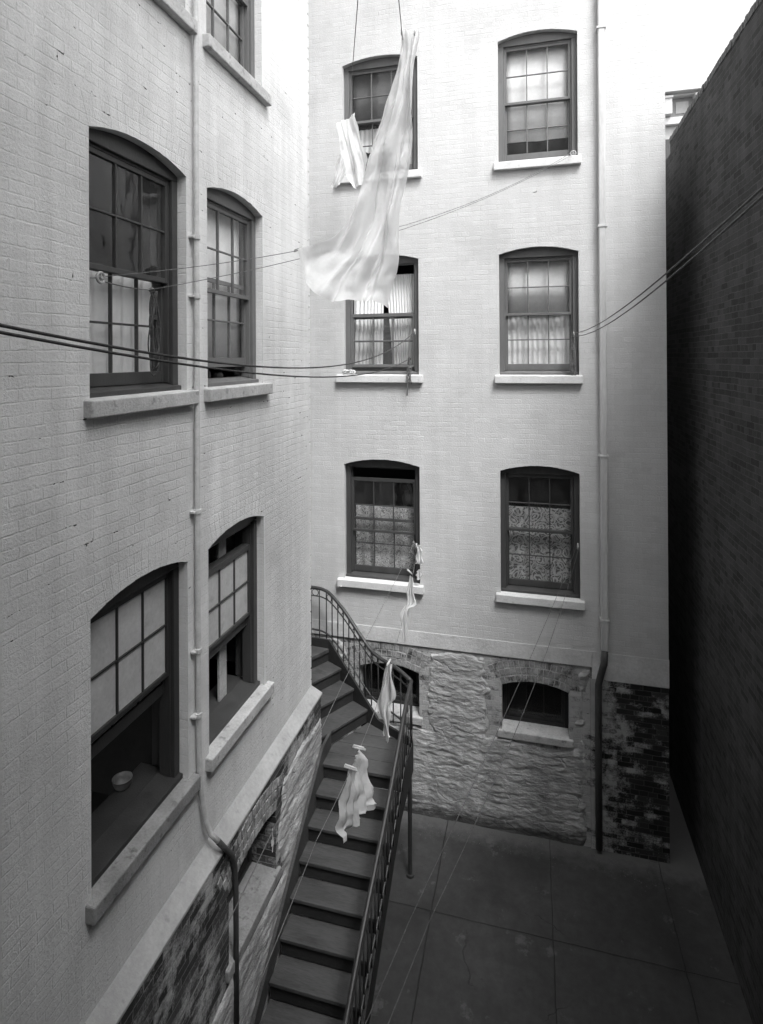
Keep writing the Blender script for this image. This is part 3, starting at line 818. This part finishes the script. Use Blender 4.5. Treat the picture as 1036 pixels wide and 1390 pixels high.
def knot(t, at, r=.016, mat='rope'):
    b = MB(); at = Vector(at)
    for k in range(3):
        ax = Vector((random.uniform(-1,1), random.uniform(-1,1), random.uniform(-1,1))).normalized()
        u = ax.orthogonal().normalized(); v = ax.cross(u)
        b.tube([at + u*math.cos(a)*r + v*math.sin(a)*r for a in [2*math.pi*i/12 for i in range(12)]], .005, 6, closed=True)
    return b.build('knot', M[mat], t, smooth=True)

t = clothesline('heavy double clothesline sagging low across the near wall to the half-open net curtain window',
    [((-1.566,7.93,6.751), (-1.29,.2,6.62), .36), ((-1.641,7.93,6.372), (-1.32,.2,6.60), .24)], 'rope_dark', .0052, [((-1.566,7.95,6.751), (1,0,0), (0,.07,.02))])
knot(t, (-1.641,7.93,6.372), .02, 'rope_dark')
t = clothesline('long double clothesline from the near upper window past the sheet to the top floor window',
    [((.532,7.93,9.054), (-2.575,3.08,6.905), .27), ((.532,7.93,9.022), (-2.545,3.50,6.87), .20)], 'rope', .0030, [((-2.59,3.055,6.894), (1,0,0), (-.06,-.02,0)), ((.545,7.95,9.04), (0,1,0), (.03,.05,0))])
knot(t, (-2.56,3.515,6.868)); MB().tube(span((-2.585,3.085,6.872), (-2.56,3.51,6.868), .01, 8), .004, 6).build('rope', M['rope'], t, smooth=True)
t = clothesline('double clothesline rising from the striped curtain window over the dark brick wall',
    [((.537,7.93,6.697), (.615,1.6,6.86), .095), ((.537,7.93,6.659), (.615,1.6,6.84), .11)], 'rope', .0038, [((.537,7.94,6.68), (1,0,0), (0,.05,0), .028)])
t3 = clothesline('clothesline from the fine lace window holding the three small washed cloths over the stair',
    [((-1.54,7.93,3.734), (-.965,2.5,4.175), .332), ((-1.592,7.93,3.801), (-1.163,3.5,4.329), .009), ((-.965,2.5,4.175), (-.75,.4,4.60), .03), ((-1.163,3.5,4.329), (-.85,.4,4.68), .02)], 'rope', .0021, [((-1.555,7.94,3.77), (1,0,0), (0,.05,.01), .03)])
t = clothesline('double clothesline running from the bold lace window steeply down across the cellar window',
    [((.557,7.93,3.927), (-.465,2.2,4.216), .06), ((.584,7.93,3.919), (-.387,2.2,4.233), .20), ((-.465,2.2,4.216), (-.75,.4,4.35), .01), ((-.387,2.2,4.233), (-.68,.4,4.40), .01)], 'rope_grey', .0020, [((.572,7.94,3.93), (1,0,0), (0,.05,.0), .034)])
t = clothesline('high clothesline from the top floor window with the dark shade, holding the sheet',
    [((-2.519,7.9,9.628), (.41,-.8,7.78), -.02), ((-1.62,7.93,9.85), (.02,-.8,7.58), .02)], 'rope', .0030, [((-2.53,7.92,9.63), (1,0,0), (0,.05,0), .03)])

# ------------------------------------------------------------------ coiled rope ends
def coil(name, label, at, T, loops, mat, L=.5, w=.06, tails=(), collar=True):
    b = MB(T); s, d, z = at
    for k in range(loops):
        ww = w*(.45 + .75*random.random()); ll = L*(.72 + .36*random.random()); ph = random.uniform(-.4,.4); sx = random.uniform(-.012,.012)
        pts = []
        for i in range(26):
            a = 2*math.pi*i/26
            wid = ww*(.30 + .70*(.5 - .5*math.cos(a)))     # narrow at the tie, full at the foot
            pts.append((s + sx + math.sin(a)*wid + .010*math.sin(3*a+ph*7), d + .016*math.sin(2*a+k) - .006*k/loops, z - ll*(.5 - .5*math.cos(a)) + .012*math.sin(2*a+ph)))
        b.tube(pts, .0048, 6, closed=True)
    if collar:
        for k in range(3):
            zz = z - L*.30 - .011*k
            b.tube([(s + .022*math.cos(a), d + .022*math.sin(a), zz + .003*math.sin(2*a)) for a in [2*math.pi*i/14 for i in range(14)]], .0055, 6, closed=True)
    for dx, l in tails:
        b.tube([(s+dx*.3, d, z-L*.8), (s+dx*.8, d-.008, z-L*.8-l*.5), (s+dx, d, z-L*.8-l)], [.0048,.0048,.009], 6)
    return tag(b.build(name, M[mat], None, smooth=True, fix=False), label, 'rope')
coil('coiled_rope', 'hank of spare rope tied up against the muntin of the near upper window', (3.555, .02, 6.86), T_left, 7, 'rope_dark', .58, .065)
coil('coiled_rope', 'short hank of rope hanging over the sill of the half-open net curtain window', (-1.640, -.085, 6.36), T_back, 6, 'rope', .30, .032, ((-.035,.26),(.03,.10)))
coil('coiled_rope', 'long hank of rope hanging down the jamb of the striped curtain window', (.525, -.03, 6.66), T_back, 8, 'rope', .52, .036)
coil('coiled_rope', 'small hank of rope beside the white bag on the fine lace window', (-1.615, .0, 3.80), T_back, 5, 'rope', .24, .036, collar=False)

# ------------------------------------------------------------------ laundry
def sheetmesh(rows, n, mat, name, pleat=5, amp=.03, seed=0., parent=None, noise_amp=.02, sub=4, hem=.0, along_x=False):
    """rows: list of (left point, right point); rows are interpolated smoothly, folds push along y"""
    Ls = catmull([r[0] for r in rows], sub); Rs = catmull([r[1] for r in rows], sub); m = len(Ls)
    vs = []
    for j in range(m):
        v = j/(m-1)
        for i in range(n+1):
            u = i/n; p = Ls[j].lerp(Rs[j], u); w = (Rs[j]-Ls[j]).length
            ph = u*pleat*2*math.pi + 1.1*math.sin(v*2.3+seed) + .8*math.sin(u*5+seed)
            a = amp*(.5+.7*v)
            f = a*math.sin(ph) + a*.45*math.sin(ph*2.3+seed*2) + noise_amp*fbm(u*3+seed, v*4, seed, 3)
            side = .012*math.sin(v*17+seed)*((1-u)*(u < .12) + u*(u > .88))
            if along_x: p = p + Vector((f, -f, 0))
            vs.append((p.x + side + .35*a*math.cos(ph), p.y + f, p.z + (hem*math.sin(ph*.5+seed)*v if j == m-1 else 0) + .25*noise_amp*fbm(u*5, v*3, seed+3, 2)))
    fs = [(j*(n+1)+i, j*(n+1)+i+1, (j+1)*(n+1)+i+1, (j+1)*(n+1)+i) for j in range(m-1) for i in range(n)]
    o = MB().add(vs, fs).build(name, mat, parent, smooth=True, fix=False)
    return o
# the big sheet: pinned by its top to the high line, one lower corner caught on the long line
SY = 4.55
rows = [((-1.02,SY,9.01),(-.86,SY,9.00)), ((-1.04,SY,8.76),(-.89,SY+.02,8.74)), ((-1.13,SY-.03,8.42),(-.90,SY+.05,8.40)), ((-1.26,SY-.02,8.13),(-.93,SY+.05,8.10)),
        ((-1.32,SY,7.86),(-.98,SY+.10,7.82)), ((-1.40,SY,7.58),(-1.04,SY+.12,7.50)), ((-1.55,SY-.08,7.37),(-1.08,SY+.14,7.18)), ((-1.72,SY-.16,7.28),(-1.12,SY+.15,6.98)), ((-1.795,SY-.22,7.245),(-1.145,SY+.14,6.80))]
sh = sheetmesh(rows, 84, M['sheet'], 'bed_sheet', 3.3, .030, 1.4, None, .10, 7)
# belly of the lower hem
me = sh.data; n = 84; m = len(me.vertices)//(n+1)
for j in range(m):
    v = j/(m-1)
    if v > .55:
        k = ((v-.55)/.45)**1.6
        for i in range(n+1):
            u = i/n; co = me.vertices[j*(n+1)+i].co
            co.z -= k*.30*math.sin(math.pi*min(1, u*1.15)**.75)*(1-u*.55); co.y -= k*.16*math.sin(math.pi*u)
tag(sh, 'large white bed sheet blown and twisted above the yard, one corner caught on a line', 'sheet')
def peg(at, d=(1,0,.1), label=''):
    at = Vector(at); d = Vector(d).normalized()
    b = MB(); b.tube([at - d*.055, at - d*.02, at + d*.03], [.007,.0085,.006], 8); b.tube([at - d*.05 + Vector((0,0,.010)), at + d*.02 + Vector((0,0,.010))], .006, 8)
    return tag(b.build('clothes_peg', M['peg'], None, smooth=True), label, 'clothes peg', 'clothes pegs on the lines')
# top floor line: a long garment hung beside the window
o = sheetmesh([((-2.44,7.52,9.50),(-2.34,7.52,9.46)), ((-2.52,7.5,9.15),(-2.33,7.52,9.20)), ((-2.60,7.5,8.86),(-2.42,7.52,8.92)), ((-2.62,7.5,8.70),(-2.52,7.5,8.74))], 30, M['linen'], 'hanging_garment', 3, .018, 2.2, None, .02)
tag(o, 'narrow white garment hung by the left jamb of the top floor window', 'garment')
o = sheetmesh([((-2.24,6.6,9.20),(-2.0,6.6,9.30)), ((-2.20,6.6,8.95),(-1.95,6.6,9.05)), ((-2.14,6.6,8.66),(-1.86,6.6,8.74)), ((-2.04,6.6,8.40),(-1.88,6.6,8.46))], 36, M['sheet'], 'hanging_garment', 1.6, .025, 3.7, None, .06)
tag(o, 'loose white undergarment hanging behind the sheet at the top floor window', 'garment')
# three small cloths over the stair
def cloth(rows, label, seed, pleat=3, amp=.014, ax=False):
    o = sheetmesh(rows, 28, M['linen'], 'washed_cloth', pleat, amp, seed, None, .02, 5, .03, ax)
    return tag(o, label, 'cloth', 'small cloths on the stair clothesline')
cloth([((-1.505,7.22,3.635),(-1.47,7.16,3.63)), ((-1.53,7.20,3.47),(-1.44,7.14,3.47)), ((-1.545,7.18,3.32),(-1.42,7.14,3.30)), ((-1.61,7.16,3.15),(-1.47,7.14,3.26)), ((-1.60,7.15,2.98),(-1.51,7.14,3.08)), ((-1.575,7.15,2.80),(-1.53,7.14,2.86))],
      'slender white cloth hanging highest on the stair line, just below the fine lace window sill', .7)
cloth([((-1.272,5.12,3.635),(-1.235,5.08,3.635)), ((-1.31,5.10,3.48),(-1.21,5.05,3.50)), ((-1.365,5.10,3.30),(-1.20,5.05,3.34)), ((-1.36,5.09,3.18),(-1.24,5.05,3.26)), ((-1.31,5.08,3.08),(-1.25,5.05,3.12)), ((-1.30,5.08,2.96),(-1.245,5.05,2.97))],
      'twisted white cloth hanging in front of the stair rail corner', 2.1, 2)
cloth([((-1.045,3.29,3.955),(-1.075,3.56,3.89)), ((-1.075,3.28,3.86),(-1.045,3.57,3.82)), ((-1.095,3.27,3.76),(-1.02,3.57,3.72)), ((-1.11,3.26,3.66),(-1.0,3.58,3.64)), ((-1.115,3.26,3.58),(-.99,3.58,3.575)), ((-1.11,3.26,3.55),(-.99,3.58,3.555))],
      'widest white cloth with a ragged hem hanging nearest over the dark steps', 4.4, 4.5, .016, True)
peg((-1.50,7.24,3.655), (1,0,-.8), 'pale wooden peg on the slender highest cloth under the lace window sill')
peg((-1.255,5.10,3.64), (.2,1,.2), 'pale wooden peg on the twisted cloth in front of the rail corner')
peg((-1.065,3.56,3.89), (1,.1,-.15), 'pale wooden peg on the upper end of the widest cloth over the steps')
peg((-1.035,3.29,3.95), (1,.1,-.25), 'pale wooden peg on the lower end of the widest cloth over the steps')
peg((-.99,4.55,9.03), (0,.2,1), 'peg clipping the left top corner of the big sheet to the high line')
peg((-.885,4.57,9.02), (.1,.2,1), 'peg clipping the right top corner of the big sheet to the high line')
peg((-1.785,4.33,7.26), (.9,0,.3), 'peg holding the trailing lower corner of the big sheet on the long line')
# bag and rag on the lace window, bundle on the sill
bag = sheetmesh([((-1.525,7.91,3.80),(-1.505,7.91,3.80)), ((-1.545,7.91,3.74),(-1.485,7.91,3.745)), ((-1.55,7.905,3.66),(-1.475,7.905,3.66)), ((-1.565,7.90,3.56),(-1.465,7.90,3.555)), ((-1.555,7.905,3.535),(-1.475,7.905,3.53))], 22, M['linen'], 'peg_bag', 2, .011, 1.9, None, .015)
tag(bag, 'small white peg bag hung on the jamb of the fine lace window', 'bag')
o = sheetmesh([((-1.53,7.93,3.45),(-1.51,7.93,3.45)), ((-1.56,7.93,3.38),(-1.49,7.93,3.37)), ((-1.55,7.93,3.30),(-1.51,7.93,3.31))], 14, M['linen'], 'rag', 2, .008, 1.1, None, .01)
tag(o, 'little white rag at the right foot of the fine lace window', 'rag')
b = MB(); 
for k in range(5):
    c = Vector((-2.60 + .032*k, 7.955 + .008*math.sin(k*2), 6.165 + .022 + .006*math.sin(k*3)))
    b.tube([c + Vector((math.cos(a)*.026, math.sin(a*2)*.012, math.sin(a)*.022)) for a in [2*math.pi*i/14 for i in range(14)]], .012, 8, closed=True)
tag(b.build('bundle', M['linen'], None, smooth=True), 'crumpled white rag bundle on the left end of the half-open window sill', 'bundle')
# jars in the gap under the raised sash of the wing
for i, (y, r, hgt) in enumerate(((4.42,.035,.085),(4.72,.03,.08),(4.90,.05,.06))):
    j = lathe(None, [(0,0),(r,0),(r*1.02,hgt*.6),(r*.8,hgt*.8),(r*.82,hgt),(0,hgt)], (XL-.30, y, 6.2025), 16).build('jar', M['crock'], None, smooth=True)
    tag(j, ['narrow white jar in the gap under the raised sash, nearest the pipe', 'slim white jar in the middle of the gap under the raised sash', 'squat white jar in the gap under the raised sash, farthest from the pipe'][i], 'jar', 'jars under the raised sash')

# grit swept against the foot of the rear wall
b = MB()
for k in range(900):
    x = random.uniform(-2.2, 1.6); y = 7.95 - abs(random.gauss(0, .16)) ; s = random.uniform(.003, .011)
    if x > .9: y -= random.random()*.5*(x-.9)
    vs = [(x+random.uniform(-s,s), y+random.uniform(-s,s), random.uniform(0,s)) for _ in range(4)]
    b.add(vs, [(0,1,2),(0,2,3),(0,3,1),(1,3,2)])
tag(b.build('grit', M['grit'], None), 'loose grit and flaked limewash along the foot of the rear wall', 'grit', kind='stuff')

# ------------------------------------------------------------------ far building in the gap
fb = thing('building', 'pale stone building with bracketed cornice far behind the dark brick wall', 'building', (7, 24, 0))
MB().box(3.2, 12, 24, 30, 0, 16.1).build('wall', M['stone_far'], fb)
b = MB(); b.box(3.0, 12.3, 23.45, 24.3, 16.18, 16.46); b.box(3.1, 12.2, 23.7, 24.2, 16.10, 16.18); b.build('cornice', M['far_trim'], fb, bevel=.02)
MB().box(3.19, 12.01, 23.96, 24.0, 15.36, 16.10).build('frieze', M['far_dark'], fb)
MB().box(3.15, 12.05, 23.80, 24.0, 15.10, 15.36).build('string_course', M['far_trim'], fb, bevel=.01)
for i in range(7):
    x = 5.0 + i*1.05
    b = MB(); b.box(x-.13, x+.13, 23.6, 23.955, 15.42, 16.09); b.box(x-.16, x+.16, 23.55, 23.95, 16.0, 16.095); b.build('bracket', M['far_trim'], fb, bevel=.02)
    b = MB(); b.box(x+.32, x+.75, 23.93, 23.958, 15.52, 15.95); b.build('panel', M['stone_far'], fb)
for i in range(4):
    x = 4.6 + i*1.9
    b = MB(); b.box(x, x+.9, 23.97, 23.999, 12.6, 14.6); wd = b.build('window', M['wood_lo'], fb)
    MB().box(x-.1, x+1.0, 23.85, 23.999, 12.45, 12.59).build('sill', M['far_trim'], wd)

# ------------------------------------------------------------------ light, sky, camera
world = bpy.data.worlds.new('World'); bpy.context.scene.world = world; world.use_nodes = True
nt = world.node_tree; nt.nodes.clear()
SUN = Vector((.31, -.41, .86)).normalized()
sky = nt.nodes.new('ShaderNodeTexSky'); sky.sky_type = 'NISHITA'; sky.sun_disc = False
sky.sun_elevation = math.asin(SUN.z); sky.sun_rotation = math.atan2(SUN.x, SUN.y)
sky.air_density = 1.0; sky.dust_density = 3.0
bwn = nt.nodes.new('ShaderNodeRGBToBW'); bg = nt.nodes.new('ShaderNodeBackground'); ow = nt.nodes.new('ShaderNodeOutputWorld')
nt.links.new(sky.outputs[0], bwn.inputs[0]); nt.links.new(bwn.outputs[0], bg.inputs[0]); nt.links.new(bg.outputs[0], ow.inputs[0])
bg.inputs[1].default_value = .15
sl = bpy.data.lights.new('sun', 'SUN'); sl.energy = .8; sl.angle = R(18); sl.color = (1, 1, 1)
so = bpy.data.objects.new('sun', sl); C.objects.link(so); so.rotation_euler = SUN.to_track_quat('Z', 'Y').to_euler()

cam = bpy.data.cameras.new('camera'); co = bpy.data.objects.new('camera', cam); C.objects.link(co)
yaw, pitch, roll, f, px, py = -.256, .003, -.005, 787.75, 514.994, 483.575
cy, sy = math.cos(yaw), math.sin(yaw)
rt = Vector((cy, -sy, 0)); fw = Vector((sy*math.cos(pitch), cy*math.cos(pitch), math.sin(pitch))); up = rt.cross(fw)
rt, up = rt*math.cos(roll) + up*math.sin(roll), -rt*math.sin(roll) + up*math.cos(roll)
co.matrix_world = Matrix(((rt.x, up.x, -fw.x, 0), (rt.y, up.y, -fw.y, 0), (rt.z, up.z, -fw.z, CAMZ), (0,0,0,1)))
cam.sensor_fit = 'HORIZONTAL'; cam.sensor_width = 36; cam.lens = 36*f/1036
cam.shift_x = (518 - px)/1036; cam.shift_y = (py - 695)/1036
cam.clip_start = .05; cam.clip_end = 600
bpy.context.scene.camera = co
sc = bpy.context.scene
sc.view_settings.view_transform = 'Standard'; sc.view_settings.look = 'None'; sc.view_settings.exposure = 2.05; sc.view_settings.gamma = 1
sc.cycles.max_bounces = 8; sc.cycles.transparent_max_bounces = 16; sc.cycles.diffuse_bounces = 4
